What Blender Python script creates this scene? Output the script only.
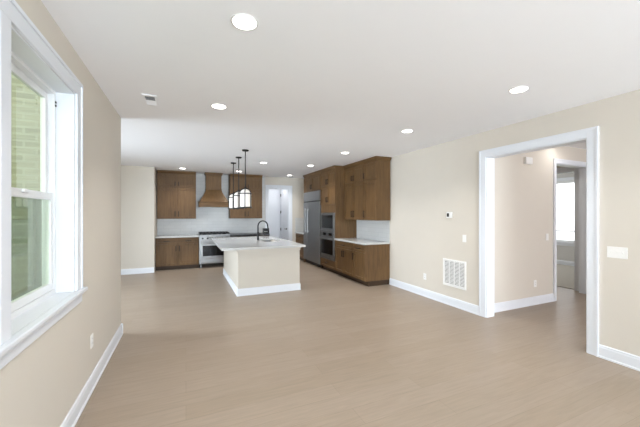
import bpy, bmesh, math, random
from mathutils import Vector, Matrix
R = math.radians
random.seed(4)
SC = bpy.context.scene
COL = SC.collection
for o in list(bpy.data.objects): bpy.data.objects.remove(o)

# ------------------------------------------------------------------ camera, world, exposure
cam = bpy.data.cameras.new('camera'); cam.sensor_width = 36.0; cam.lens = 305 / 640 * 36.0
cam.clip_start = 0.02; cam.shift_y = 0.0003
camo = bpy.data.objects.new('camera', cam); COL.objects.link(camo)
camo.location = (0, 0, 1.53); camo.rotation_euler = (R(90), 0, -math.atan((320 - 186) / 305))
SC.camera = camo
SC.view_settings.view_transform = 'Standard'; SC.view_settings.look = 'None'
SC.view_settings.gamma = 1.0; SC.view_settings.use_curve_mapping = False
SC.view_settings.exposure = 0.22
SC.cycles.max_bounces = 10; SC.cycles.diffuse_bounces = 7; SC.cycles.transparent_max_bounces = 12
SC.cycles.sample_clamp_indirect = 6.0
SC.cycles.use_denoising = True
W = bpy.data.worlds.new('overcast_sky'); SC.world = W; W.use_nodes = True
SKY = 2.0
bg = W.node_tree.nodes['Background']; bg.inputs[0].default_value = (0.97, 0.985, 1.0, 1); bg.inputs[1].default_value = SKY
LAMP, LAMP_KITCHEN = 9.0, 8.0   # watts of each recessed ceiling light, living side and kitchen side
LAMP_COLOR = (1.0, 0.985, 0.965)
def area_lamp(name, loc, rot, sx, sy, watts, spread=180, col=(0.77, 0.885, 1.0)):
    l = bpy.data.lights.new(name, 'AREA'); l.shape = 'RECTANGLE'; l.size = sx; l.size_y = sy
    l.energy = watts; l.spread = R(spread); l.color = col
    o = bpy.data.objects.new(name, l); COL.objects.link(o); o.location = loc; o.rotation_euler = rot
    return o
# added ceiling fill behind the camera, nook window light, added bedroom and hall fill
area_lamp('rear_ceiling_fill', (1.1, -5.95, 1.3), (R(90+68), 0, 0), 4.3, 2.1, 1500)  # unseen lamp added behind the camera, aimed up to brighten the ceiling
area_lamp('nook_daylight', (-3.93, 5.75, 1.55), (0, R(-90+14), 0), 1.9, 2.0, 135, spread=115)
area_lamp('bedroom_fill', (8.9, 6.98, 1.6), (R(-90), 0, 0), 2.2, 1.6, 24, col=(.95, .97, 1.0))  # unseen lamp added to brighten the bedroom
area_lamp('hall_fill', (5.6, -5.95, 1.4), (R(90+40), 0, 0), 1.8, 2.0, 640, col=(.86, .90, 1.0))  # unseen lamp added to brighten the hall; the rear wall is closed here

H = 2.743
XO_ROOM = -.95
XL, XR = -0.755, 4.05          # faces of the long side walls
YB = 9.86                      # kitchen back wall

# ------------------------------------------------------------------ materials
def new_mat(name):
    m = bpy.data.materials.new(name); m.use_nodes = True
    return m, m.node_tree.nodes, m.node_tree.links, m.node_tree.nodes['Principled BSDF']
def srgb(r, g, b):
    f = lambda c: (c/255/12.92) if c/255 <= .04045 else ((c/255+.055)/1.055)**2.4
    return (f(r), f(g), f(b), 1)
def plain(name, col, rough=.5, metal=0., noise=.03, scale=6., bump=0., bscale=200., spec=.5):
    m, N, L, P = new_mat(name)
    P.inputs['Roughness'].default_value = rough; P.inputs['Metallic'].default_value = metal
    P.inputs['Specular IOR Level'].default_value = spec
    tc = N.new('ShaderNodeTexCoord')
    nz = N.new('ShaderNodeTexNoise'); nz.inputs['Scale'].default_value = scale; nz.inputs['Detail'].default_value = 3
    L.new(tc.outputs['Object'], nz.inputs['Vector'])
    mx = N.new('ShaderNodeMix'); mx.data_type = 'RGBA'
    mx.inputs['A'].default_value = [c*(1-noise) for c in col[:3]] + [1]
    mx.inputs['B'].default_value = [min(1, c*(1+noise)) for c in col[:3]] + [1]
    L.new(nz.outputs['Fac'], mx.inputs['Factor']); L.new(mx.outputs['Result'], P.inputs['Base Color'])
    if bump:
        n2 = N.new('ShaderNodeTexNoise'); n2.inputs['Scale'].default_value = bscale
        L.new(tc.outputs['Object'], n2.inputs['Vector'])
        b = N.new('ShaderNodeBump'); b.inputs['Strength'].default_value = bump; b.inputs['Distance'].default_value = .002
        L.new(n2.outputs['Fac'], b.inputs['Height']); L.new(b.outputs['Normal'], P.inputs['Normal'])
    return m
def wood(name, dark, light, rough=.5, axis='z', stretch=14):
    m, N, L, P = new_mat(name)
    tc = N.new('ShaderNodeTexCoord'); mp = N.new('ShaderNodeMapping')
    s = {'x': (1, stretch, stretch), 'y': (stretch, 1, stretch), 'z': (stretch, stretch, 1)}[axis]
    mp.inputs['Scale'].default_value = s
    L.new(tc.outputs['Object'], mp.inputs['Vector'])
    nz = N.new('ShaderNodeTexNoise'); nz.inputs['Scale'].default_value = 2.2; nz.inputs['Detail'].default_value = 6; nz.inputs['Roughness'].default_value = .6
    nz.inputs['Distortion'].default_value = .6
    L.new(mp.outputs['Vector'], nz.inputs['Vector'])
    big = N.new('ShaderNodeTexNoise'); big.inputs['Scale'].default_value = 2.0
    L.new(tc.outputs['Object'], big.inputs['Vector'])
    ad = N.new('ShaderNodeMath'); ad.operation = 'ADD'
    ml = N.new('ShaderNodeMath'); ml.operation = 'MULTIPLY'; ml.inputs[1].default_value = .5
    L.new(big.outputs['Fac'], ml.inputs[0]); L.new(nz.outputs['Fac'], ad.inputs[0]); L.new(ml.outputs[0], ad.inputs[1])
    rp = N.new('ShaderNodeValToRGB')
    rp.color_ramp.elements[0].position = .45; rp.color_ramp.elements[0].color = dark
    rp.color_ramp.elements[1].position = 1.05; rp.color_ramp.elements[1].color = light
    L.new(ad.outputs[0], rp.inputs['Fac']); L.new(rp.outputs['Color'], P.inputs['Base Color'])
    P.inputs['Roughness'].default_value = rough
    P.inputs['Specular IOR Level'].default_value = .3
    b = N.new('ShaderNodeBump'); b.inputs['Strength'].default_value = .08; b.inputs['Distance'].default_value = .001
    L.new(nz.outputs['Fac'], b.inputs['Height']); L.new(b.outputs['Normal'], P.inputs['Normal'])
    return m
def bricks(name, axes, c1, c2, mortar, bw, bh, ms, rough, bump=.3, offset=.5, grain=0., spec=.5):
    m, N, L, P = new_mat(name)
    tc = N.new('ShaderNodeTexCoord'); sp = N.new('ShaderNodeSeparateXYZ'); cb = N.new('ShaderNodeCombineXYZ')
    L.new(tc.outputs['Object'], sp.inputs[0])
    L.new(sp.outputs[axes[0].upper()], cb.inputs[0]); L.new(sp.outputs[axes[1].upper()], cb.inputs[1])
    br = N.new('ShaderNodeTexBrick'); br.offset = offset
    br.inputs['Scale'].default_value = 1; br.inputs['Brick Width'].default_value = bw; br.inputs['Row Height'].default_value = bh
    br.inputs['Mortar Size'].default_value = ms; br.inputs['Mortar Smooth'].default_value = .2
    br.inputs['Color1'].default_value = c1; br.inputs['Color2'].default_value = c2; br.inputs['Mortar'].default_value = mortar
    L.new(cb.outputs[0], br.inputs['Vector'])
    out = br.outputs['Color']
    if grain:
        mp = N.new('ShaderNodeMapping'); mp.inputs['Scale'].default_value = (1.6, 22, 1)
        L.new(cb.outputs[0], mp.inputs['Vector'])
        nz = N.new('ShaderNodeTexNoise'); nz.inputs['Scale'].default_value = 2; nz.inputs['Detail'].default_value = 5; nz.inputs['Distortion'].default_value = .8
        L.new(mp.outputs['Vector'], nz.inputs['Vector'])
        mr = N.new('ShaderNodeMapRange'); mr.inputs['From Min'].default_value = .3; mr.inputs['From Max'].default_value = .7
        mr.inputs['To Min'].default_value = 1 - grain; mr.inputs['To Max'].default_value = 1 + grain
        L.new(nz.outputs['Fac'], mr.inputs['Value'])
        mx = N.new('ShaderNodeVectorMath'); mx.operation = 'MULTIPLY'
        L.new(out, mx.inputs[0]); L.new(mr.outputs['Result'], mx.inputs[1]); out = mx.outputs['Vector']
    L.new(out, P.inputs['Base Color']); P.inputs['Roughness'].default_value = rough; P.inputs['Specular IOR Level'].default_value = spec
    b = N.new('ShaderNodeBump'); b.invert = True; b.inputs['Strength'].default_value = bump; b.inputs['Distance'].default_value = .002
    L.new(br.outputs['Fac'], b.inputs['Height']); L.new(b.outputs['Normal'], P.inputs['Normal'])
    return m
def emit(name, col, strength):
    m, N, L, P = new_mat(name)
    P.inputs['Base Color'].default_value = (.6, .6, .6, 1)
    P.inputs['Emission Color'].default_value = (*col, 1); P.inputs['Emission Strength'].default_value = strength
    return m
def pane(name, tint):
    m, N, L, P = new_mat(name)
    tr = N.new('ShaderNodeBsdfTransparent'); tr.inputs[0].default_value = (*tint, 1)
    gl = N.new('ShaderNodeBsdfGlossy'); gl.inputs['Roughness'].default_value = .02
    fr = N.new('ShaderNodeFresnel'); fr.inputs['IOR'].default_value = 1.5
    mx = N.new('ShaderNodeMixShader')
    ge = N.new('ShaderNodeNewGeometry'); iv = N.new('ShaderNodeMath'); iv.operation = 'SUBTRACT'; iv.inputs[0].default_value = 1
    L.new(ge.outputs['Backfacing'], iv.inputs[1])
    mu = N.new('ShaderNodeMath'); mu.operation = 'MULTIPLY'; L.new(fr.outputs[0], mu.inputs[0]); L.new(iv.outputs[0], mu.inputs[1])
    L.new(mu.outputs[0], mx.inputs[0]); L.new(tr.outputs[0], mx.inputs[1]); L.new(gl.outputs[0], mx.inputs[2])
    L.new(mx.outputs[0], N['Material Output'].inputs['Surface'])
    return m

M = {}
M['wall'] = plain('beige_wall_paint', srgb(203, 196, 185), .75, noise=.012, bump=.04, spec=.25)
M['ceiling'] = plain('white_ceiling_paint', srgb(242, 243, 246), .85, noise=.008, spec=.2)
M['trim'] = plain('white_trim_paint', srgb(217, 220, 225), .38, noise=.008)
M['island'] = plain('cream_island_paint', srgb(190, 183, 171), .5, noise=.012)
M['grey_wall'] = plain('backlit_bedroom_wall', srgb(196, 194, 190), .8, noise=.015)  # grey stands in for the wall being backlit
M['floor'] = bricks('oak_floor_planks', ('x', 'y'), srgb(149, 134, 119), srgb(144, 129, 113), srgb(136, 121, 106), 1.9, .19, .0022, .36, bump=.12, offset=.37, grain=.07, spec=.32)
M['carpet'] = plain('bedroom_carpet', srgb(178, 172, 162), .95, noise=.08, scale=90, bump=.5, bscale=300)
M['wood'] = wood('brown_stained_maple', srgb(78, 56, 33), srgb(113, 85, 52))
M['wood_x'] = wood('brown_stained_maple_rail', srgb(78, 56, 33), srgb(113, 85, 52), axis='x')
M['kick'] = wood('dark_toe_kick', srgb(52, 38, 25), srgb(66, 49, 33), axis='x')
M['quartz'] = plain('white_quartz', srgb(188, 188, 186), .12, noise=.04, scale=2.2)
M['steel'] = plain('brushed_steel', srgb(134, 134, 133), .36, .95, noise=.05, scale=3)
M['steel_light'] = plain('polished_steel', srgb(142, 142, 141), .45, 1., noise=.02)
M['black'] = plain('black_metal', srgb(24, 23, 22), .42, .5, noise=.05)
M['bronze'] = plain('dark_bronze', srgb(36, 28, 22), .4, .6, noise=.05)
M['iron'] = plain('cast_iron', srgb(22, 22, 23), .55, noise=.08)
M['glassblack'] = plain('black_oven_glass', srgb(13, 12, 12), .12, noise=.05, spec=.25)
M['counter_black'] = plain('black_counter', srgb(30, 29, 29), .25, noise=.15, scale=40)  # plain black for the thin dark line above the island
M['plastic'] = plain('white_plastic', srgb(228, 227, 224), .4, noise=.01)
M['slot'] = plain('shaded_slot_dark_latch', srgb(60, 58, 56), .8)  # shade inside the outlet slots; also the tilt latch's own dark colour
M['slot_grey'] = plain('grille_shade_grey', srgb(120, 118, 115), .9)  # flat grey painted in for the shade behind the grille louvres
M['duct'] = plain('duct_shade', srgb(92, 92, 92), .9)  # flat dark tone painted in for the shade inside the duct
M['tile_xz'] = bricks('white_tile_back', ('x', 'z'), srgb(196, 196, 194), srgb(191, 191, 189), srgb(178, 178, 176), .30, .10, .003, .34, bump=.25)
M['tile_yz'] = bricks('white_tile_side', ('y', 'z'), srgb(196, 196, 194), srgb(191, 191, 189), srgb(178, 178, 176), .30, .10, .003, .34, bump=.25)
M['brick'] = bricks('pale_brick', ('x', 'z'), srgb(164, 164, 140), srgb(148, 149, 126), srgb(166, 168, 146), .215, .075, .012, .85, bump=.6, grain=.12)
M['vinyl'] = plain('white_vinyl', srgb(224, 225, 226), .35, noise=.01)
M['pane'] = pane('window_pane', (.93, .97, .90))
M['pane_clear'] = pane('clear_window_pane', (.97, .97, .97))
M['screen'] = pane('insect_screen', (.62, .66, .60))
M['lens_dim'] = emit('lit_diffuser', (1.0, .98, .95), 1.6)
M['lens'] = emit('lit_lens', (1.0, .97, .92), 9.0)
M['shade'] = emit('lit_opal_glass', (1.0, .90, .76), .38)
M['screenface'] = plain('dark_screen', srgb(60, 58, 55), .25)
M['lawn'] = plain('lawn_grass', srgb(96, 122, 66), .95, noise=.35, scale=30)
M['leaf'] = plain('hedge_leaves', srgb(92, 118, 68), .8, noise=.4, scale=25)
M['bark'] = plain('tree_bark', srgb(92, 78, 64), .9, noise=.2, scale=12)
M['concrete'] = plain('porch_concrete', srgb(170, 168, 160), .9, noise=.08)

# ------------------------------------------------------------------ mesh helpers
class MB:
    def __init__(s): s.bm = bmesh.new()
    def box(s, x0, x1, y0, y1, z0, z1, bev=0.):
        vs = [s.bm.verts.new((x, y, z)) for z in (z0, z1) for y in (y0, y1) for x in (x0, x1)]
        fs = [s.bm.faces.new([vs[i] for i in q]) for q in ((0,2,3,1),(4,5,7,6),(0,1,5,4),(2,6,7,3),(0,4,6,2),(1,3,7,5))]
        if bev:
            es = list({e for f in fs for e in f.edges})
            bmesh.ops.bevel(s.bm, geom=es, offset=bev, segments=2, affect='EDGES', profile=.5)
        return s
    def hexa(s, low, high):          # two quads of four points each, same winding
        a = [s.bm.verts.new(p) for p in low]; b = [s.bm.verts.new(p) for p in high]
        s.bm.faces.new(a[::-1]); s.bm.faces.new(b)
        for i in range(4): s.bm.faces.new([a[i], a[(i+1)%4], b[(i+1)%4], b[i]])
        return s
    def prism(s, prof, axis, a0, a1):  # profile of 2-D points swept along an axis
        def P(p, a): return {'x': (a, p[0], p[1]), 'y': (p[0], a, p[1]), 'z': (p[0], p[1], a)}[axis]
        A = [s.bm.verts.new(P(p, a0)) for p in prof]; B = [s.bm.verts.new(P(p, a1)) for p in prof]
        n = len(prof)
        s.bm.faces.new(A); s.bm.faces.new(B[::-1])
        for i in range(n): s.bm.faces.new([A[i], B[i], B[(i+1)%n], A[(i+1)%n]])
        return s
    def lathe(s, prof, c=(0,0,0), n=28, axis='z', close=False):
        rings = []
        for r, h in prof:
            ring = []
            for k in range(n):
                t = 2*math.pi*k/n; p = (r*math.cos(t), r*math.sin(t), h)
                if axis == 'x': p = (p[2], p[0], p[1])
                if axis == 'y': p = (p[0], p[2], p[1])
                ring.append(s.bm.verts.new((p[0]+c[0], p[1]+c[1], p[2]+c[2])))
            rings.append(ring)
        for a, b in zip(rings, rings[1:]):
            for k in range(n): s.bm.faces.new([a[k], a[(k+1)%n], b[(k+1)%n], b[k]])
        if close:
            for k in range(n): s.bm.faces.new([rings[-1][k], rings[-1][(k+1)%n], rings[0][(k+1)%n], rings[0][k]])
        else:
            s.bm.faces.new(rings[0][::-1]); s.bm.faces.new(rings[-1])
        return s
    def tube(s, path, r, n=12):
        path = [Vector(p) for p in path]; rings = []
        up = Vector((0, 0, 1))
        for i, p in enumerate(path):
            d = (path[min(i+1, len(path)-1)] - path[max(i-1, 0)]).normalized()
            u = d.cross(up)
            if u.length < .1: u = d.cross(Vector((0, 1, 0)))
            u.normalize(); v = d.cross(u).normalized()
            rr = r[i] if isinstance(r, (list, tuple)) else r
            rings.append([s.bm.verts.new(p + (u*math.cos(2*math.pi*k/n) + v*math.sin(2*math.pi*k/n))*rr) for k in range(n)])
        for a, b in zip(rings, rings[1:]):
            for k in range(n): s.bm.faces.new([a[k], a[(k+1)%n], b[(k+1)%n], b[k]])
        s.bm.faces.new(rings[0][::-1]); s.bm.faces.new(rings[-1])
        return s
    def build(s, name, mat, parent=None, smooth=False, label=None):
        bmesh.ops.recalc_face_normals(s.bm, faces=s.bm.faces)
        me = bpy.data.meshes.new(name); s.bm.to_mesh(me); s.bm.free()
        me.materials.append(M[mat] if isinstance(mat, str) else mat)
        if smooth:
            me.polygons.foreach_set('use_smooth', [True]*len(me.polygons))
            try: me.set_sharp_from_angle(angle=R(40))
            except Exception: pass
        o = bpy.data.objects.new(name, me); COL.objects.link(o)
        if parent: o.parent = parent
        if label: o['label'] = label
        return o
def tag(o, label, cat, group=None, kind=None):
    o['label'] = label; o['category'] = cat
    if group: o['group'] = group
    if kind: o['kind'] = kind
    return o
def thing(name, label, cat, loc=(0,0,0), rotz=0., group=None):
    o = bpy.data.objects.new(name, None); COL.objects.link(o); o.empty_display_size = .1
    o.location = loc; o.rotation_euler = (0, 0, rotz)
    return tag(o, label, cat, group)
def struct(o):
    o['kind'] = 'structure'; return o
def sbox(name, mat, *b):
    m = MB()
    for q in b: m.box(*q)
    return struct(m.build(name, mat))
def copy_thing(root, loc, label, group=None):
    r = root.copy(); COL.objects.link(r); r.location = loc; r['label'] = label
    if group: r['group'] = group
    for ch in list(root.children):
        c = ch.copy(); COL.objects.link(c); c.parent = r
        for g in list(ch.children):
            d = g.copy(); COL.objects.link(d); d.parent = c
    return r

# ------------------------------------------------------------------ room shell
T = .14
sbox('floor', 'floor', (-.95, 7.16, -6.2, 4.46, -.1, 0), (-4.2, 7.16, 4.46, 11.4, -.1, 0))
sbox('floor_bedroom', 'carpet', (7.16, 10.5, 2.0, 7.4, -.1, .012))
sbox('ceiling', 'ceiling', (XO_ROOM, 10.6, -6.2, 4.46, H, H+.12), (-4.2, 10.6, 4.46, 11.4, H, H+.12))
# left wall with one wide hole for the pair of windows
WY0, WY1, WZ0, WZ1 = .88, 2.80, .945, 2.42
XO = -.95
sbox('wall_left', 'wall', (XO, XL, -6.0, WY0, 0, H), (XO, XL, WY1, 4.55, 0, H), (XO, XL, WY0, WY1, 0, WZ0), (XO, XL, WY0, WY1, WZ1, H),
     (XO, XL, 1.78, 1.85, WZ0, WZ1))
# nook (opens to the left behind the end of the left wall)
sbox('wall_nook_front', 'wall', (-4.0, XO, 4.46, 4.55, 0, H))
sbox('wall_nook_back', 'wall', (-4.0, XL, 9.0, 10.0, 0, H))
sbox('wall_nook_left', 'wall', (-4.14, -4.0, 4.46, 4.7, 0, H), (-4.14, -4.0, 6.8, 10.0, 0, H), (-4.14, -4.0, 4.7, 6.8, 0, .5), (-4.14, -4.0, 4.7, 6.8, 2.6, H))
# kitchen back wall with the door opening
DX0, DX1, DZ = 2.48, 3.19, 2.37
sbox('wall_back', 'wall', (XL, DX0, YB, YB+T, 0, H), (DX1, XR+T, YB, YB+T, 0, H), (DX0, DX1, YB, YB+T, DZ, H))
# right wall with the wide cased opening
OY0, OY1, OZ = 1.89, 3.13, 2.365
sbox('wall_right', 'wall', (XR, XR+T, -6.0, OY0, 0, H), (XR, XR+T, OY1, YB, 0, H), (XR, XR+T, OY0, OY1, OZ, H))
# wall behind the camera, with patio doors, set far back to even the added ceiling fill
sbox('wall_rear', 'wall', (XO, -.6, -6.14, -6.0, 0, H), (3.8, 7.1, -6.14, -6.0, 0, H), (-.6, 3.8, -6.14, -6.0, 2.5, H), (-.6, 3.8, -6.14, -6.0, 0, .1))
# hall beyond the opening
HX0, HX1 = 5.96, 6.98
sbox('wall_hall', 'wall', (XR+T, HX0, 3.25, 3.39, 0, H), (HX1, 7.1, 3.25, 3.39, 0, H), (HX0, HX1, 3.25, 3.39, 2.42, H))
sbox('wall_hall_right', 'wall', (7.1, 7.22, -6.0, 3.52, 0, H), (7.1, 7.22, 4.30, 7.2, 0, H), (7.1, 7.22, 3.52, 4.30, 2.38, H))
sbox('wall_lobby', 'wall', (5.4, 7.1, 4.6, 4.74, 0, H), (5.26, 5.4, 3.39, 4.74, 0, H))
sbox('wall_bedroom', 'grey_wall', (7.22, 7.75, 7.06, 7.2, 0, H), (10.05, 10.44, 7.06, 7.2, 0, H), (7.75, 10.05, 7.06, 7.2, 0, .75), (7.75, 10.05, 7.06, 7.2, 2.45, H), (7.22, 10.44, 2.0, 2.14, 0, H),
     (10.3, 10.44, 2.14, 4.5, 0, H), (10.3, 10.44, 6.1, 7.06, 0, H), (10.3, 10.44, 4.5, 6.1, 0, .68), (10.3, 10.44, 4.5, 6.1, 2.5, H))
# passage behind the kitchen door
sbox('wall_passage', 'trim', (2.26, 3.42, 11.2, 11.34, 0, H), (3.3, 3.42, YB+T, 11.2, 0, H), (2.26, 2.38, YB+T, 11.2, 0, H))

# baseboards: a flat board with a stepped cap and a shoe
def baseboard(name, p0, p1, nrm):
    p0, p1, n = Vector(p0), Vector(p1), Vector(nrm)
    prof = [(0, 0), (.022, 0), (.022, .016), (.015, .022), (.015, .105), (.011, .118), (.011, .128), (.004, .137), (0, .137)]
    m = MB(); A = []; B = []
    for d, z in prof:
        A.append(m.bm.verts.new((p0.x+n.x*d, p0.y+n.y*d, z))); B.append(m.bm.verts.new((p1.x+n.x*d, p1.y+n.y*d, z)))
    k = len(prof)
    m.bm.faces.new(A); m.bm.faces.new(B[::-1])
    for i in range(k): m.bm.faces.new([A[i], B[i], B[(i+1)%k], A[(i+1)%k]])
    return struct(m.build(name, 'trim'))
baseboard('baseboard_left', (XL, -6.0), (XL, 4.572), (1, 0))
baseboard('baseboard_left_end', (XL+.022, 4.55), (-4.0, 4.55), (0, 1))
baseboard('baseboard_nook', (-4.0, 9.0), (XL, 9.0), (0, -1))
baseboard('baseboard_right_far', (XR, OY1+.09), (XR, 5.445), (-1, 0))
baseboard('baseboard_right_near', (XR, -6.0), (XR, OY0-.09), (-1, 0))
baseboard('baseboard_hall', (XR+T, 3.25), (HX0-.07, 3.25), (0, -1))
baseboard('baseboard_bedroom', (10.3, 2.14), (10.3, 7.06), (-1, 0))
baseboard('baseboard_passage', (2.38, 11.2), (3.3, 11.2), (0, -1))

# flat casings round openings: two legs, a head and a thin back band
def casing_x(name, x, sgn, y0, y1, z1, w=.09, t=.018):
    a, b = sorted((x, x+sgn*t)); c, d = sorted((x, x+sgn*(t+.007)))
    m = MB()
    m.box(a, b, y0-w, y0, 0, z1+w, .002); m.box(a, b, y1, y1+w, 0, z1+w, .002); m.box(a, b, y0, y1, z1, z1+w, .002)
    m.box(c, d, y0-w-.012, y0-w+.008, 0, z1+w+.012); m.box(c, d, y1+w-.008, y1+w+.012, 0, z1+w+.012); m.box(c, d, y0-w+.008, y1+w-.008, z1+w-.008, z1+w+.012)
    return struct(m.build(name, 'trim'))
def casing_y(name, y, sgn, x0, x1, z1, w=.09, t=.018):
    a, b = sorted((y, y+sgn*t)); c, d = sorted((y, y+sgn*(t+.007)))
    m = MB()
    m.box(x0-w, x0, a, b, 0, z1+w, .002); m.box(x1, x1+w, a, b, 0, z1+w, .002); m.box(x0, x1, a, b, z1, z1+w, .002)
    m.box(x0-w-.012, x0-w+.008, c, d, 0, z1+w+.012); m.box(x1+w-.008, x1+w+.012, c, d, 0, z1+w+.012); m.box(x0-w+.008, x1+w-.008, c, d, z1+w-.008, z1+w+.012)
    return struct(m.build(name, 'trim'))
casing_x('trim_1', XR, -1, OY0, OY1, OZ)
sbox('trim_2', 'trim', (XR-.001, XR+T+.02, OY0-.001, OY0+.012, 0, OZ), (XR-.001, XR+T+.02, OY1-.012, OY1+.001, 0, OZ), (XR-.001, XR+T+.02, OY0, OY1, OZ-.012, OZ+.001))
casing_y('trim_3', 3.25, -1, HX0, HX1, 2.42, w=.065)
sbox('trim_4', 'trim', (HX0-.001, HX0+.012, 3.249, 3.391, 0, 2.42), (HX1-.012, HX1+.001, 3.249, 3.391, 0, 2.42), (HX0, HX1, 3.249, 3.391, 2.408, 2.421))
casing_x('trim_5', 7.1, -1, 3.52, 4.30, 2.38)
sbox('trim_6', 'trim', (7.099, 7.221, 3.519, 3.532, 0, 2.38), (7.099, 7.221, 4.288, 4.301, 0, 2.38), (7.099, 7.221, 3.52, 4.30, 2.368, 2.381))
casing_y('trim_7', YB, -1, DX0, DX1, DZ, w=.095)
sbox('trim_8', 'trim', (DX0-.001, DX0+.014, YB-.001, YB+T+.001, 0, DZ), (DX1-.014, DX1+.001, YB-.001, YB+T+.001, 0, DZ), (DX0, DX1, YB-.001, YB+T+.001, DZ-.014, DZ+.001))

# backsplash tile fields
sbox('wall_tile_back', 'tile_xz', (XL+.001, 2.36, YB-.012, YB+.001, .915, H-.001))
sbox('wall_tile_right', 'tile_yz', (XR-.012, XR+.001, 5.455, 6.838, .915, 1.39))
sbox('wall_tile_corner', 'tile_xz', (3.41, XR-.001, YB-.012, YB+.001, .915, 1.39))

# ------------------------------------------------------------------ left window
def window(n, y0, y1):
    w = struct(bpy.data.objects.new('window_%d' % n, None)); COL.objects.link(w)
    xo, xi = -.935, -.862
    m = MB()
    for q in ((xo, xi, y0, y0+.035, WZ0+.01, WZ1), (xo, xi, y1-.035, y1, WZ0+.01, WZ1), (xo, xi, y0+.035, y1-.035, WZ1-.035, WZ1), (xo, xi, y0+.035, y1-.035, WZ0+.01, WZ0+.045)): m.box(*q)
    m.build('window_frame', 'vinyl', w)
    def sash(nm, xa, xb, za, zb, bot, top):
        s = MB(); a, b = y0+.036, y1-.036
        for q in ((xa, xb, a, a+.042, za, zb), (xa, xb, b-.042, b, za, zb), (xa, xb, a+.042, b-.042, za, za+bot), (xa, xb, a+.042, b-.042, zb-top, zb)): s.box(*q, .003)
        o = s.build(nm, 'vinyl', w)
        g = MB(); xm = (xa+xb)/2; g.box(xm-.003, xm+.003, a+.042, b-.042, za+bot, zb-top); g.build('glass', 'pane', o)
    sash('upper_sash', -.928, -.900, 1.63, WZ1-.036, .045, .045)
    sash('lower_sash', -.898, -.868, WZ0+.046, 1.675, .05, .05)
    g = MB(); g.box(-.934, -.932, y0+.036, y1-.036, WZ0+.046, 1.63); g.build('insect_screen', 'screen', w)
    l = MB(); l.box(-.867, -.853, (y0+y1)/2-.03, (y0+y1)/2+.03, 1.655, 1.675, .003); l.build('sash_lock', 'vinyl', w)
    t = MB()
    t.box(-.8615, -.855, y1-.030, y1-.018, 2.325, 2.338, .001); t.box(-.8615, -.855, y1-.030, y1-.018, 2.30, 2.313, .001); t.build('tilt_latch', 'slot', w)
    return w
window(1, 1.85, WY1); window(2, WY0, 1.78)
# white jamb extensions, stool, apron and casing
m = MB()
for a, b in ((1.85, WY1), (WY0, 1.78)):
    m.box(-.862, XL, a, a+.012, WZ0+.011, WZ1-.012); m.box(-.862, XL, b-.012, b, WZ0+.011, WZ1-.012); m.box(-.862, XL, a, b, WZ1-.012, WZ1)
struct(m.build('trim_9', 'trim'))
m = MB()
cw = .09
m.box(XL, XL+.018, WY1, WY1+cw, WZ0+.011, WZ1+cw, .003); m.box(XL, XL+.018, WY0-cw, WY0, WZ0+.011, WZ1+cw, .003)
m.box(XL, XL+.018, 1.77, 1.862, WZ0+.011, WZ1, .003); m.box(XL, XL+.018, WY0, WY1, WZ1, WZ1+cw, .003)
m.box(XL, XL+.026, WY1+cw-.008, WY1+cw+.014, WZ0+.011, WZ1+cw+.014); m.box(XL, XL+.026, WY0-cw-.014, WY0-cw+.008, WZ0+.011, WZ1+cw+.014)
m.box(XL, XL+.026, WY0-cw+.008, WY1+cw-.008, WZ1+cw-.008, WZ1+cw+.014)
struct(m.build('trim_10', 'trim'))
m = MB()
m.box(-.862, XL, WY0, WY1, WZ0-.018, WZ0+.01); m.box(XL, XL+.045, WY0-.15, WY1+.15, WZ0-.018, WZ0+.01, .006)
m.box(XL, XL+.016, WY0-.12, WY1+.12, WZ0-.095, WZ0-.018, .003); m.box(XL, XL+.024, WY0-.12, WY1+.12, WZ0-.04, WZ0-.018, .004)
struct(m.build('trim_11', 'trim'))

# nook and patio windows (out of the frame; area lamps stand just inside them)
def bar_window(n, kind, a0, a1, z0, z1, at, cols):
    m = MB(); fr = .06
    def B(p0, p1, q0, q1):
        if kind == 'x': m.box(at-.03, at+.03, p0, p1, q0, q1)
        else: m.box(p0, p1, at-.03, at+.03, q0, q1)
    B(a0, a1, z0, z0+fr); B(a0, a1, z1-fr, z1)
    for k in range(cols+1):
        c = a0 + (a1-a0-fr)*k/cols; B(c, c+fr, z0+fr, z1-fr)
    w = struct(m.build('window_%d' % n, 'vinyl'))
    g = MB()
    if kind == 'x': g.box(at-.004, at+.004, a0+fr, a1-fr, z0+fr, z1-fr)
    else: g.box(a0+fr, a1-fr, at-.004, at+.004, z0+fr, z1-fr)
    g.build('glass', 'pane_clear', w)
bar_window(3, 'x', 4.7, 6.8, .5, 2.6, -4.07, 3)
bar_window(4, 'y', -.6, 3.8, .1, 2.5, -6.07, 4)
# bedroom window: double hung pair seen through two openings
bar_window(5, 'x', 4.5, 6.1, .68, 2.5, 10.37, 1)
bar_window(6, 'y', 7.75, 10.05, .75, 2.45, 7.13, 2)  # unseen second bedroom window, added along with the bedroom fill lamp
sbox('trim_12', 'trim', (10.282, 10.3, 4.40, 4.5, .70, 2.6), (10.282, 10.3, 6.1, 6.2, .70, 2.6), (10.282, 10.3, 4.5, 6.1, 2.5, 2.6), (10.25, 10.34, 4.38, 6.22, .655, .70), (10.285, 10.3, 4.42, 6.18, .58, .655))
sbox('trim_13', 'vinyl', (10.35, 10.39, 4.56, 6.04, 1.0, 1.03))

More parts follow.
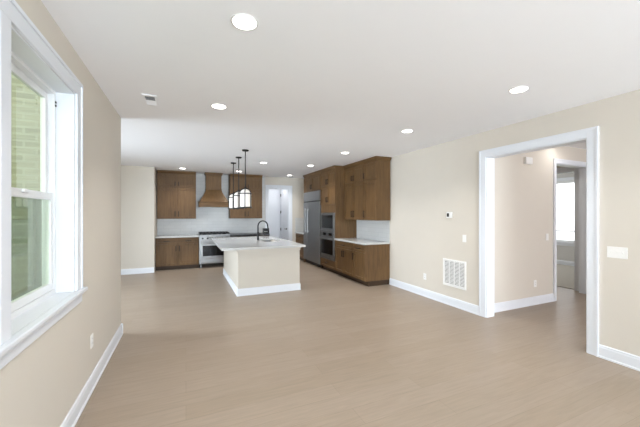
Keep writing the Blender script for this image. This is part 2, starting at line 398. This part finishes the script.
# passage door (white, two panels) in the side wall behind the kitchen doorway
d = struct(bpy.data.objects.new('door_1', None)); COL.objects.link(d)
m = MB(); x0, x1 = 3.262, 3.298; y0, y1 = 10.26, 11.08
m.box(x0+.008, x1, y0, y1, .01, 2.36)
for q in ((y0, y0+.11, .01, 2.36), (y1-.11, y1, .01, 2.36), (y0+.11, y1-.11, .01, .22), (y0+.11, y1-.11, 2.24, 2.36), (y0+.11, y1-.11, 1.12, 1.26)): m.box(x0, x0+.009, *q, .003)
m.build('door_leaf', 'trim', d)
for z in (.25, .95, 1.59, 2.22):
    h = MB(); h.lathe([(.011, z-.05), (.011, z+.05)], (3.256, 11.088, 0), 10); h.box(3.258, 3.2625, 11.03, 11.09, z-.05, z+.05); h.build('hinge', 'black', d)
h = MB(); h.lathe([(.03, 0), (.03, .012), (.012, .014), (.012, .05)], (3.262, 10.34, .99), 16, 'x')
for v in h.bm.verts: v.co.x = 3.262 - (v.co.x - 3.262)
h.tube([(3.213, 10.34, .99), (3.210, 10.40, .99), (3.210, 10.46, .992)], .010, 8); h.build('lever_handle', 'black', d)
casing_x('trim_14', 3.3, -1, 10.25, 11.095, 2.37, w=.075, t=.016)
lt = bpy.data.lights.new('passage_light', 'AREA'); lt.shape = 'DISK'; lt.size = .3; lt.energy = 7; lt.color = LAMP_COLOR
lo = bpy.data.objects.new('passage_light', lt); COL.objects.link(lo); lo.location = (2.75, 10.5, H-.06)

# ------------------------------------------------------------------ recessed ceiling lights
ring = MB(); ring.lathe([(.072, -.001), (.076, -.007), (.094, -.005), (.097, -.001)], n=32)
lights = [(.34, 1.96, 'round recessed ceiling light nearest the camera, above the window end of the room'),
          (.34, 3.61, 'round recessed ceiling light beside the ceiling air vent'),
          (2.975, 1.945, 'round recessed ceiling light in front of the wide cased opening'),
          (2.97, 3.58, 'round recessed ceiling light above the wall with the thermostat'),
          (2.90, 5.36, 'round recessed ceiling light above the near end of the right cabinet run'),
          (2.87, 7.12, 'round recessed ceiling light in front of the oven tower'),
          (1.69, 7.18, 'round recessed ceiling light just right of the pendants, above the island'),
          (1.39, 8.92, 'round recessed ceiling light behind the pendants, near the right wall cabinets'),
          (-.08, 8.94, 'round recessed ceiling light in front of the cabinets left of the hood'),
          (2.99, 9.20, 'round recessed ceiling light above the kitchen doorway'),
          (6.45, 3.98, 'unseen recessed ceiling light added past the doorway at the end of the hall')]  # last one is hidden by the header, added to brighten the lobby
def ceiling_light(x, y, label):
    t = thing('recessed_light', label, 'ceiling light', (x, y, H), 0, 'recessed ceiling lights')
    return t
first = None
for x, y, lab in lights:
    if first is None:
        first = ceiling_light(x, y, lab)
        m = MB(); m.lathe([(.073, -.0005), (.073, -.004), (.077, -.006), (.084, -.004), (.086, -.0005)], n=36, close=True); m.build('trim_ring', 'plastic', first, True)
        m = MB(); m.lathe([(.0725, -.001), (.0725, -.005)], n=32); m.build('lens', 'lens', first)
    else:
        copy_thing(first, (x, y, H), lab)
    l = bpy.data.lights.new('recessed_light_lamp', 'AREA'); l.shape = 'DISK'; l.size = .14; l.energy = 2.5 if x > 5 else LAMP if y < 5 else LAMP_KITCHEN; l.color = LAMP_COLOR; l.spread = R(115)
    lo = bpy.data.objects.new('recessed_light_lamp', l); COL.objects.link(lo); lo.location = (x, y, H-.013)
# hall flush light
t = thing('flush_light', 'white lit flush ceiling light in the hall, seen under the opening head', 'ceiling light', (5.83, 2.97, H))
m = MB(); m.lathe([(.15, -.001), (.15, -.012), (.135, -.012), (.135, -.001)], n=36, close=True); m.build('trim_ring', 'plastic', t, True)
m = MB(); m.lathe([(.134, -.002), (.134, -.014), (.10, -.018), (.03, -.020)], n=36); m.build('diffuser', 'lens_dim', t, True)
l = bpy.data.lights.new('flush_light_lamp', 'AREA'); l.shape = 'DISK'; l.size = .2; l.energy = 2; l.color = LAMP_COLOR
lo = bpy.data.objects.new('flush_light_lamp', l); COL.objects.link(lo); lo.location = (5.83, 2.97, H-.024)

# ceiling air vent: frame and two banks of louvres slanted opposite ways
t = thing('ceiling_vent', 'small white rectangular air vent in the ceiling near the left wall', 'vent', (-.345, 3.71, H))
m = MB()
for q in ((-.068, .068, -.165, -.125), (-.068, .068, .125, .165), (-.068, -.046, -.125, .125), (.046, .068, -.125, .125), (-.046, .046, -.005, .005)): m.box(*q, -.008, -.0005, .002)
m.build('frame', 'ceiling', t)
m = MB(); m.box(-.046, .046, -.125, .125, -.002, -.0005); m.build('duct_mouth', 'duct', t)
for k in range(12):
    near = k < 6
    y = (-.118 + k*.0215) if near else (.014 + (k-6)*.0195); s = 1 if near else -1
    m = MB(); m.hexa([(-.046, y-.004*s-.002, -.0075), (.046, y-.004*s-.002, -.0075), (.046, y-.004*s+.001, -.0075), (-.046, y-.004*s+.001, -.0075)],
                     [(-.046, y+.006*s-.002, -.0022), (.046, y+.006*s-.002, -.0022), (.046, y+.006*s+.001, -.0022), (-.046, y+.006*s+.001, -.0022)])
    m.build('louvre', 'ceiling', t)

# ------------------------------------------------------------------ cabinets
def pull(o, x, z, L, vert, y=0.):
    m = MB(); h = L/2
    if vert:
        m.box(x-.009, x+.009, y-.036, y-.022, z-h, z+h, .002)
        for q in (-1, 1): m.box(x-.005, x+.005, y-.023, y-.0005, z+q*h*.8-.005, z+q*h*.8+.005)
    else:
        m.box(x-h, x+h, y-.036, y-.022, z-.008, z+.008, .002)
        for q in (-1, 1): m.box(x+q*h*.8-.005, x+q*h*.8+.005, y-.023, y-.0005, z-.005, z+.005)
    m.build('handle', 'bronze', o, label='dark bronze bar handle')
def front(root, kind, x0, x1, z0, z1, handles, rail=.058):
    m = MB(); r = min(rail, (z1-z0)*.30, (x1-x0)*.3)
    m.box(x0+r-.002, x1-r+.002, .0145, .0195, z0+r-.002, z1-r+.002)
    m.box(x0, x0+r, 0, .020, z0, z1, .0015); m.box(x1-r, x1, 0, .020, z0, z1, .0015)
    m.box(x0+r, x1-r, 0, .020, z0, z0+r, .0015); m.box(x0+r, x1-r, 0, .020, z1-r, z1, .0015)
    o = m.build(kind, 'wood' if kind == 'door' else 'wood_x', root)
    for h in handles: pull(o, *h)
    return o
def crown(root, w, d, z, left=False, right=False, ext=.045):
    m = MB(); e0 = ext if left else 0; e1 = ext if right else 0
    for z0, z1, f in ((z, z+.03, .12), (z+.072, H-.002, 1.0)):
        m.box(-e0*f, w+e1*f, .02-ext*f, d, z0, z1)
    m.hexa([(-e0*.12, .02-ext*.12, z+.03), (w+e1*.12, .02-ext*.12, z+.03), (w+e1*.12, d, z+.03), (-e0*.12, d, z+.03)],
           [(-e0*.95, .02-ext*.95, z+.072), (w+e1*.95, .02-ext*.95, z+.072), (w+e1*.95, d, z+.072), (-e0*.95, d, z+.072)])
    m.build('crown_moulding', 'wood_x', root)
UB, UT = 1.385, 2.64
def upper(name, label, loc, rotz, w, d, ndoors, hside=None, cl=False, cr=False, group=None):
    t = thing(name, label, 'cabinet', loc, rotz, group)
    m = MB(); m.box(0, w, .021, d, UB, UT); m.build('carcass', 'wood', t)
    dw = w/ndoors
    for za, zb, hz in ((UB+.006, 2.246, UB+.14), (2.282, UT-.012, 2.276+.10)):
        for k in range(ndoors):
            x0, x1 = k*dw+.011, (k+1)*dw-.011
            if ndoors == 2: hx = x1-.035 if k == 0 else x0+.035
            else: hx = x0+.035 if hside == 'l' else x1-.035
            front(t, 'door', x0, x1, za, zb, [(hx, hz, .15 if za < 2 else .12, True)])
    crown(t, w, d, UT-.004, cl, cr)
    return t
def base(name, label, loc, rotz, w, d, cols, group=None, top=.873):
    """cols: list of (x0, x1, door handle sides); each column has a drawer on top"""
    t = thing(name, label, 'cabinet', loc, rotz, group)
    m = MB(); m.box(0, w, .021, d, .105, top); m.build('carcass', 'wood', t)
    m = MB(); m.box(.0, w-.0, .085, d, .0, .104); m.build('toe_kick', 'kick', t)
    for x0, x1, doors in cols:
        front(t, 'drawer', x0+.007, x1-.007, .714, top-.012, [((x0+x1)/2, .785, .15, False)], rail=.04)
        n = len(doors); dw = (x1-x0)/n
        for k, s in enumerate(doors):
            a, b = x0+k*dw+.007, x0+(k+1)*dw-.007
            front(t, 'door', a, b, .115, .698, [(a+.035 if s == 'l' else b-.035, .58, .15, True)])
    return t
def slab(name, label, boxes, mat='quartz', cat='countertop', bev=.004):
    m = MB()
    for q in boxes: m.box(*q, bev)
    return tag(m.build(name, mat), label, cat)

# back wall, left of the hood
G = None
upper('wall_cabinet', 'stacked brown wall cabinet left of the range hood', (-.735, YB-.013-.335, 0), 0, 1.0, .335, 2, group=G)
base('base_cabinet', 'brown two-door base cabinet left of the range', (-.748, 9.215, 0), 0, 1.078, .63, [(0, .539, 'r'), (.539, 1.078, 'l')])
slab('countertop', 'white countertop left of the range', [(-.752, .335, 9.19, YB-.013, .875, .914)])
# back wall, right of the hood
upper('wall_cabinet', 'stacked brown wall cabinet right of the hood, behind the pendants', (1.216, YB-.013-.335, 0), 0, .984, .335, 2)
base('base_cabinet', 'brown base cabinet right of the range, mostly hidden behind the island', (1.185, 9.215, 0), 0, 1.165, .63, [(0, .5825, 'r'), (.5825, 1.165, 'l')], top=.855)
slab('countertop', 'dark countertop right of the range, a thin black line above the island', [(1.182, 2.355, 9.19, YB-.013, .857, .918)], 'counter_black')
t = thing('box', 'small black box at the right end of the dark countertop', 'box', (2.26, 9.30, .919))
m = MB(); m.box(-.09, .09, -.06, .06, 0, .16, .004); m.build('body', 'black', t)
m = MB(); m.box(-.07, .07, -.0625, -.0605, .055, .072); m.build('band', 'steel', t, label='grey band')

# right wall run, fronts facing the room (local x runs towards the camera)
RZ = R(-90)
base('base_cabinet', 'brown two-door base cabinet beside the oven tower', (3.42, 6.838, 0), RZ, .866, .628, [(0, .866, 'rl')])
base('base_cabinet', 'brown single-door base cabinet at the near end of the right run', (3.42, 5.971, 0), RZ, .518, .628, [(0, .518, 'l')])
slab('countertop', 'white countertop on the right wall run beside the oven tower', [(3.395, XR-.013, 5.43, 6.838, .875, .914)])
upper('wall_cabinet', 'stacked brown two-door wall cabinet next to the oven tower', (3.67, 6.838, 0), RZ, .916, .366, 2)
upper('wall_cabinet', 'stacked brown single-door wall cabinet at the near end of the right run', (3.67, 5.921, 0), RZ, .50, .366, 1, 'l', cr=True)

# oven tower
TW = .915
t = thing('oven_tower_cabinet', 'tall brown cabinet holding the microwave and wall oven', 'cabinet', (3.42, 7.757, 0), RZ)
m = MB()
m.box(0, .05, .021, .628, .105, UT); m.box(TW-.05, TW, .021, .628, .105, UT); m.box(.05, TW-.05, .60, .628, .105, UT)
m.box(.05, TW-.05, .021, .60, 1.56, UT); m.box(.05, TW-.05, .021, .60, .105, .325); m.build('carcass', 'wood', t)
m = MB(); m.box(0, TW, .085, .628, 0, .104); m.build('toe_kick', 'kick', t)
for za, zb, hz in ((1.77, 2.262, 1.90), (2.272, UT-.012, 2.37)):
    front(t, 'door', .004, TW/2-.003, za, zb, [(TW/2-.038, hz, .14, True)]); front(t, 'door', TW/2+.003, TW-.004, za, zb, [(TW/2+.038, hz, .14, True)])
front(t, 'drawer', .004, TW-.004, .115, .318, [(TW/2, .24, .16, False)], rail=.05)
crown(t, TW, .628, UT-.004, False, False)
ax0, ax1 = .053, TW-.053
t = thing('microwave', 'built-in microwave with dark door above the wall oven', 'microwave', (3.42, 7.757, 0), RZ)
m = MB(); m.box(ax0, ax1, .022, .5, .942, 1.555); m.build('body', 'steel', t)
m = MB(); m.box(ax0, ax1, -.012, .021, 1.04, 1.555, .003); m.build('door', 'steel', t)
m = MB(); m.box(ax0+.07, ax1-.07, -.016, -.0125, 1.15, 1.49); m.build('door_window', 'glassblack', t)
m = MB(); m.tube([(ax0+.05, -.05, 1.095), (ax1-.05, -.05, 1.095)], .010); m.box(ax0+.08, ax0+.10, -.05, -.0125, 1.087, 1.103); m.box(ax1-.10, ax1-.08, -.05, -.0125, 1.087, 1.103); m.build('handle', 'steel_light', t)
m = MB(); m.box(ax0, ax1, -.008, .021, .942, 1.036, .002); m.build('control_panel', 'steel', t)
for a in (.14, .50):
    m = MB(); m.box(ax0+a, ax0+a+.19, -.0115, -.0085, .955, 1.025); m.build('display', 'glassblack', t)
t = thing('wall_oven', 'built-in steel wall oven with black glass door below the microwave', 'oven', (3.42, 7.757, 0), RZ)
m = MB(); m.box(ax0, ax1, .022, .56, .33, .938); m.build('body', 'steel', t)
m = MB(); m.box(ax0, ax1, -.014, .021, .40, .936, .003); m.build('door', 'steel', t)
m = MB(); m.box(ax0+.06, ax1-.06, -.018, -.0145, .47, .85); m.build('door_window', 'glassblack', t)
m = MB(); m.tube([(ax0+.03, -.062, .895), (ax1-.03, -.062, .895)], .013); m.box(ax0+.06, ax0+.085, -.06, -.0145, .885, .905); m.box(ax1-.085, ax1-.06, -.06, -.0145, .885, .905); m.build('handle', 'steel_light', t)
m = MB(); m.box(ax0, ax1, -.006, .021, .33, .396, .002); m.build('vent_strip', 'steel', t)

# refrigerator
FW = 1.262
t = thing('refrigerator', 'wide stainless steel built-in refrigerator beyond the oven tower', 'refrigerator', (3.40, 9.042, 0), RZ)
m = MB(); m.box(.004, FW-.004, .05, .64, .10, 2.185); m.build('body', 'steel', t)
m = MB(); m.box(.01, FW-.01, .09, .62, 0, .099); m.build('toe_grille', 'black', t)
m = MB(); m.box(.003, .368, 0, .049, .12, 1.875, .004); m.build('freezer_door', 'steel', t)
m = MB(); m.box(.384, FW-.003, 0, .049, .12, 1.875, .004); m.build('door', 'steel', t)
m = MB(); m.box(.003, FW-.003, .004, .049, 1.905, 2.183, .004); m.build('top_panel', 'steel', t)
m = MB(); m.box(.006, FW-.006, .03, .049, 1.877, 1.903); m.build('vent_gap', 'black', t)
for x in (.29, .475):
    m = MB(); m.tube([(x, -.055, .95), (x, -.055, 1.70)], .014)
    for z in (1.0, 1.65): m.box(x-.01, x+.01, -.052, -.0005, z-.012, z+.012)
    m.build('handle', 'steel_light', t)
t = thing('bridge_cabinet', 'brown two-door cabinet above the refrigerator', 'cabinet', (3.42, 9.042, 0), RZ)
m = MB(); m.box(0, FW+.02, .021, .628, 2.19, UT); m.build('carcass', 'wood', t)
for k in (0, 1):
    x0 = .03+k*(FW-.04)/2; x1 = x0+(FW-.04)/2-.006
    front(t, 'door', x0, x1, 2.215, UT-.012, [(x1-.035 if k == 0 else x0+.035, 2.33, .13, True)])
crown(t, FW+.02, .628, UT-.004, False, False)
t = thing('end_panel', 'tall brown panel closing the far side of the refrigerator', 'cabinet panel', (3.42, 9.075, 0), RZ)
m = MB(); m.box(0, .03, .0, .628, .0, UT); m.build('panel', 'wood', t)
crown(t, .03, .628, UT-.004, False, False)
base('base_cabinet', 'brown base cabinet in the corner beyond the refrigerator', (3.42, YB-.014, 0), RZ, .767, .628, [(0, .767, 'r')])
slab('countertop', 'white countertop in the corner beyond the refrigerator', [(3.395, XR-.003, 9.078, YB-.013, .875, .914)])

# ------------------------------------------------------------------ range hood
t = thing('range_hood', 'brown wooden range hood with flared skirt above the range', 'range hood', (.755, YB-.013, 0))
m = MB(); m.box(-.415, .415, -.50, 0, 1.722, 1.86, .004); m.build('mantel_band', 'wood_x', t)
m = MB(); m.box(-.425, .425, -.512, 0, 1.861, 1.878, .003); m.build('ledge', 'wood_x', t)
m = MB()
prof = [(1.879, .405, .49), (1.97, .345, .44), (2.07, .288, .39), (2.16, .243, .345), (2.235, .217, .32)]
for (za, wa, da), (zb, wb, db) in zip(prof, prof[1:]):
    m.hexa([(-wa, -da, za), (wa, -da, za), (wa, 0, za), (-wa, 0, za)], [(-wb, -db, zb), (wb, -db, zb), (wb, 0, zb), (-wb, 0, zb)])
m.build('skirt', 'wood', t)
m = MB(); m.box(-.228, .228, -.332, 0, 2.236, 2.256, .002); m.build('neck_trim', 'wood_x', t)
m = MB(); m.box(-.215, .215, -.318, 0, 2.257, 2.655); m.build('chimney', 'wood', t)
m = MB(); m.box(-.225, .225, -.328, 0, 2.656, 2.69, .002); m.box(-.25, .25, -.355, 0, 2.69, H-.002, .004); m.build('crown_moulding', 'wood_x', t)
m = MB(); m.box(-.33, .33, -.44, -.06, 1.712, 1.7215); m.build('filter_grille', 'steel', t)

# range
t = thing('range', 'stainless steel gas range under the wooden hood', 'range', (.757, 9.155, 0))
hw = .418
m = MB(); m.box(-hw, hw, .04, .68, .13, .905); m.build('body', 'steel', t)
m = MB(); m.box(-hw, hw, 0, .039, .765, .905, .006); m.build('control_panel', 'steel', t)
for k in range(6):
    x = -.33 + k*.132
    m = MB(); m.lathe([(.026, 0), (.026, -.012), (.020, -.014), (.018, -.04)], (x, -.0005, .835), 18, 'y'); m.build('knob', 'black', t, True)
m = MB(); m.box(-hw, hw, 0, .039, .27, .755, .005); m.build('oven_door', 'steel', t)
m = MB(); m.box(-hw+.09, hw-.09, -.004, -.0005, .335, .63); m.build('door_window', 'glassblack', t)
m = MB(); m.tube([(-hw+.04, -.055, .70), (hw-.04, -.055, .70)], .014)
for x in (-.33, .33): m.box(x-.012, x+.012, -.053, -.0005, .69, .71)
m.build('handle', 'steel_light', t)
m = MB(); m.box(-hw, hw, .004, .039, .135, .26, .005); m.build('kick_panel', 'steel', t)
for x in (-hw+.05, hw-.05):
    for y in (.07, .60):
        m = MB(); m.lathe([(.02, 0), (.02, .02), (.016, .03), (.016, .129)], (x, y, 0), 12); m.build('leg', 'steel_light', t, True)
m = MB(); m.box(-hw, hw, -.012, .68, .906, .934, .006); m.build('cooktop', 'steel', t)
for gx in (-.27, 0, .27):
    m = MB()
    for x in (-.125, -.04, .04, .125): m.box(gx+x-.007, gx+x+.007, .03, .62, .955, .990)
    for y in (.03, .22, .32, .42, .60): m.box(gx-.132, gx+.132, y, y+.016, .953, .988)
    for x in (-.12, .12):
        for y in (.04, .60): m.box(gx+x-.008, gx+x+.008, y-.008, y+.008, .9345, .962)
    m.build('grate', 'iron', t)
    for y in (.17, .47):
        m = MB(); m.lathe([(.05, .9345), (.05, .945), (.035, .946), (.035, .954)], (gx, y, 0), 20); m.build('burner', 'iron', t, True)
m = MB(); m.box(-hw, hw, .66, .68, .935, .985, .003); m.build('back_guard', 'steel', t)

# ------------------------------------------------------------------ island
IX0, IX1, IY0, IY1 = .885, 2.095, 5.79, 8.13
t = thing('kitchen_island', 'cream painted kitchen island with white baseboard', 'island', ((IX0+IX1)/2, (IY0+IY1)/2, 0))
cx, cy = (IX0+IX1)/2, (IY0+IY1)/2
a, b = (IX1-IX0)/2, (IY1-IY0)/2
m = MB(); m.box(-a, a, -b, b, 0, .62)
for q in ((-a, a, -b, -.50), (-a, a, .56, b), (-a, -.2, -.50, .56), (.42, a, -.50, .56)): m.box(*q, .62, .873)
m.build('body', 'island', t)
m = MB()
for h0, h1, e in ((0, .018, .022), (.018, .118, .015), (.118, .134, .010)):
    m.box(-a-e, a+e, -b-e, -b, h0, h1); m.box(-a-e, a+e, b, b+e, h0, h1); m.box(-a-e, -a, -b, b, h0, h1); m.box(a, a+e, -b, b, h0, h1)
m.build('baseboard', 'trim', t, label='white baseboard')
m = MB()
for h0, h1, e in ((.80, .845, .012), (.845, .873, .022)):
    m.box(-a-e, a+e, -b-e, -b, h0, h1); m.box(-a-e, a+e, b, b+e, h0, h1); m.box(-a-e, -a, -b, b, h0, h1); m.box(a, a+e, -b, b, h0, h1)
m.build('cornice', 'island', t)
# countertop with a hole for the sink
sx0, sx1, sy0, sy1 = 1.58, 1.98, 6.62, 7.36
slab('island_countertop', 'white quartz countertop on the cream island, overhanging on the left', [(.575, sx0, 5.615, 8.26, .875, .914), (sx1, 2.16, 5.615, 8.26, .875, .914), (sx0, sx1, 5.615, sy0, .875, .914), (sx0, sx1, sy1, 8.26, .875, .914)], bev=0)
t = thing('sink', 'steel sink set into the island countertop', 'sink', ((sx0+sx1)/2, (sy0+sy1)/2, .66))
m = MB(); p, q = (sx1-sx0)/2+.006, (sy1-sy0)/2+.006
m.box(-p, p, -q, q, 0, .008); m.box(-p-.008, -p, -q, q, 0, .213); m.box(p, p+.008, -q, q, 0, .213); m.box(-p, p, -q-.008, -q, 0, .213); m.box(-p, p, q, q+.008, 0, .213)
m.build('basin', 'steel', t)
m = MB(); m.lathe([(.045, .0085), (.045, .011), (.02, .0095)], (0, 0, 0), 20); m.build('drain', 'steel_light', t, True)
# faucet
t = thing('faucet', 'matte black gooseneck faucet on the island countertop', 'faucet', (1.543, 7.12, .9145))
m = MB(); m.lathe([(.030, 0), (.030, .010), (.024, .014), (.024, .175), (.020, .185), (.016, .19)], n=20); m.build('base', 'black', t, True)
path = [(0, 0, .18), (0, 0, .32)]
for k in range(13):
    an = math.pi - k*math.pi/12
    path.append((.115 + .115*math.cos(an), 0, .325 + .12*math.sin(an)))
path.append((.238, 0, .27)); 
m = MB(); m.tube(path, .0155); m.build('spout', 'black', t, True)
m = MB(); m.tube([(.2385, 0, .272), (.243, 0, .235), (.252, 0, .165)], [.019, .022, .022]); m.build('spray_head', 'black', t, True)
m = MB(); m.tube([(.022, 0, .145), (.045, 0, .15), (.11, 0, .168)], [.012, .008, .006], 10); m.build('lever', 'black', t, True)

# pendants
def pendant(loc, label):
    t = thing('pendant_light', label, 'pendant light', loc, 0, 'pendant lights over the island')
    m = MB(); m.lathe([(.064, -.0005), (.064, -.012), (.055, -.022), (.012, -.026)], n=28); m.build('canopy', 'black', t, True)
    m = MB(); m.lathe([(.0095, -.026), (.0095, -.716)], n=10); m.build('rod', 'black', t, True)
    m = MB(); m.lathe([(.012, -.70), (.022, -.715), (.034, -.730), (.034, -.742)], n=20); m.build('cap', 'black', t, True)
    prof = [(.108, -1.078), (.108, -.845)] + [(.108*math.cos(k*R(80)/7), -.845 + .100*math.sin(k*R(80)/7)) for k in range(1, 8)]
    m = MB(); m.lathe(prof, n=32); m.build('glass_shade', 'shade', t, True, label='glowing white opal glass shade')
    f = MB()
    f.lathe([(.110, -.840), (.123, -.840), (.123, -.822), (.110, -.822)], n=32, close=True)
    f.lathe([(.110, -1.104), (.123, -1.104), (.123, -1.086), (.110, -1.086)], n=32, close=True)
    for k in range(6):
        an = R(60*k+16); ca, sa = math.cos(an), math.sin(an)
        pts = [(.1155*ca, .1155*sa, -1.112), (.1155*ca, .1155*sa, -.832)]
        for j in range(1, 7):
            b_ = j*R(76)/6; pts.append((.1155*math.cos(b_)*ca, .1155*math.cos(b_)*sa, -.832 + .103*math.sin(b_)))
        f.tube(pts, .0085, 6)
    f.build('cage', 'black', t, label='black metal cage')
    return t
p0 = pendant((1.035, 5.89, H), 'caged white glass pendant nearest the camera, above the island')
copy_thing(p0, (1.035, 6.69, H), 'middle one of the three caged glass pendants above the island')
copy_thing(p0, (1.035, 7.48, H), 'farthest of the caged glass pendants, nearest the range hood')

# ------------------------------------------------------------------ things on the walls
def plate(name, label, cat, loc, rotz, n, kind, group=None):
    """wall plate in local coords: lies on y=0 plane, faces -y"""
    t = thing(name, label, cat, loc, rotz, group)
    w = .070 + .046*(n-1)
    m = MB(); m.box(-w/2, w/2, -.006, -.0005, -.058, .058, .002); m.build('cover_plate', 'plastic', t)
    for k in range(n):
        x = (k-(n-1)/2)*.046
        if kind == 'switch':
            m = MB(); m.box(x-.016, x+.016, -.0085, -.0062, -.033, .033, .001); m.build('rocker', 'plastic', t)
        elif kind == 'toggle':
            m = MB(); m.box(x-.006, x+.006, -.0075, -.0062, -.013, .013); m.hexa([(x-.004, -.0075, -.004), (x+.004, -.0075, -.004), (x+.004, -.0075, .006), (x-.004, -.0075, .006)], [(x-.003, -.018, .003), (x+.003, -.018, .003), (x+.003, -.018, .009), (x-.003, -.018, .009)]); m.build('toggle', 'plastic', t)
        else:
            for z in (-.02, .02):
                m = MB(); m.box(x-.017, x+.017, -.0082, -.0062, z-.015, z+.015, .001); s = m.build('socket', 'plastic', t)
                for q in (-.006, .006):
                    e = MB(); e.box(x+q-.0015, x+q+.0015, -.0088, -.0083, z-.003, z+.007); e.build('slot', 'slot', s)
    return t
LZ = R(90)     # faces +x
plate('power_outlet', 'white power outlet low on the wall under the window', 'outlet', (XL, 3.24, .419), LZ, 1, 'outlet')
plate('power_outlet', 'white power outlet left of the return air grille', 'outlet', (XR, 4.387, .368), RZ, 1, 'outlet')
plate('power_outlet', 'white power outlet low on the hall wall seen through the opening', 'outlet', (5.387, 3.25, .353), 0, 1, 'outlet')
plate('light_switch', 'white single light switch below and right of the thermostat', 'switch', (XR, 3.512, 1.136), RZ, 1, 'switch')
plate('light_switch', 'white single light switch on the hall wall seen through the opening', 'switch', (5.716, 3.25, 1.127), 0, 1, 'switch')
plate('light_switch', 'wide white three-gang light switch right of the cased opening', 'switch', (XR, 1.638, 1.131), RZ, 3, 'toggle')
t = thing('thermostat', 'white square thermostat with dark screen on the right wall', 'thermostat', (XR, 3.803, 1.508), RZ)
m = MB(); m.box(-.055, .055, -.026, -.0005, -.05, .05, .005); m.build('case', 'plastic', t)
m = MB(); m.box(-.042, .004, -.0285, -.0265, -.03, .03, .001); m.build('screen', 'screenface', t, label='dark screen')
t = thing('return_grille', 'large white louvred return air grille low on the right wall', 'grille', (XR, 3.709, .544), RZ)
gw, gh = .235, .225
m = MB()
for q in ((-gw, gw, gh-.03, gh), (-gw, gw, -gh, -gh+.03), (-gw, -gw+.03, -gh+.03, gh-.03), (gw-.03, gw, -gh+.03, gh-.03), (-.1075, -.0985, -gh+.03, gh-.03), (-.0045, .0045, -gh+.03, gh-.03), (.0985, .1075, -gh+.03, gh-.03)):
    m.box(q[0], q[1], -.014, -.0005, q[2], q[3], .002)
m.build('frame', 'plastic', t)
m = MB(); m.box(-gw+.03, gw-.03, -.002, -.0005, -gh+.03, gh-.03); m.build('duct_mouth', 'slot_grey', t)
n = 18
for k in range(n):
    z = -gh+.04 + k*(2*gh-.08)/(n-1)
    m = MB(); m.hexa([(-gw+.03, -.012, z-.007), (gw-.03, -.012, z-.007), (gw-.03, -.012, z-.0045), (-gw+.03, -.012, z-.0045)],
                     [(-gw+.03, -.003, z+.001), (gw-.03, -.003, z+.001), (gw-.03, -.003, z+.0035), (-gw+.03, -.003, z+.0035)])
    m.build('louvre', 'plastic', t)
t = thing('door_chime', 'small white door chime box high on the hall wall', 'door chime', (5.164, 3.25, 2.403))
m = MB(); m.box(-.085, .085, -.05, -.0005, -.055, .055, .006); m.build('case', 'plastic', t)
m = MB(); m.box(-.072, .072, -.054, -.0505, -.042, .042, .002); m.build('cover', 'plastic', t)

# ------------------------------------------------------------------ outdoors beyond the window
sbox('ground', 'lawn', (-14, -4.2, -8, 14, -.35, -.25), (10.7, 22, -4, 14, -.35, -.25), (-4.2, -.96, -8, 4.2, -.35, -.25), (-.96, 10.7, -16, -6.2, -.35, -.25))
sbox('wall_exterior', 'brick', (-4.0, XO, 4.33, 4.455, -.25, 3.1))
sbox('porch_floor', 'concrete', (-4.0, -.96, .5, 4.32, -.249, -.12))
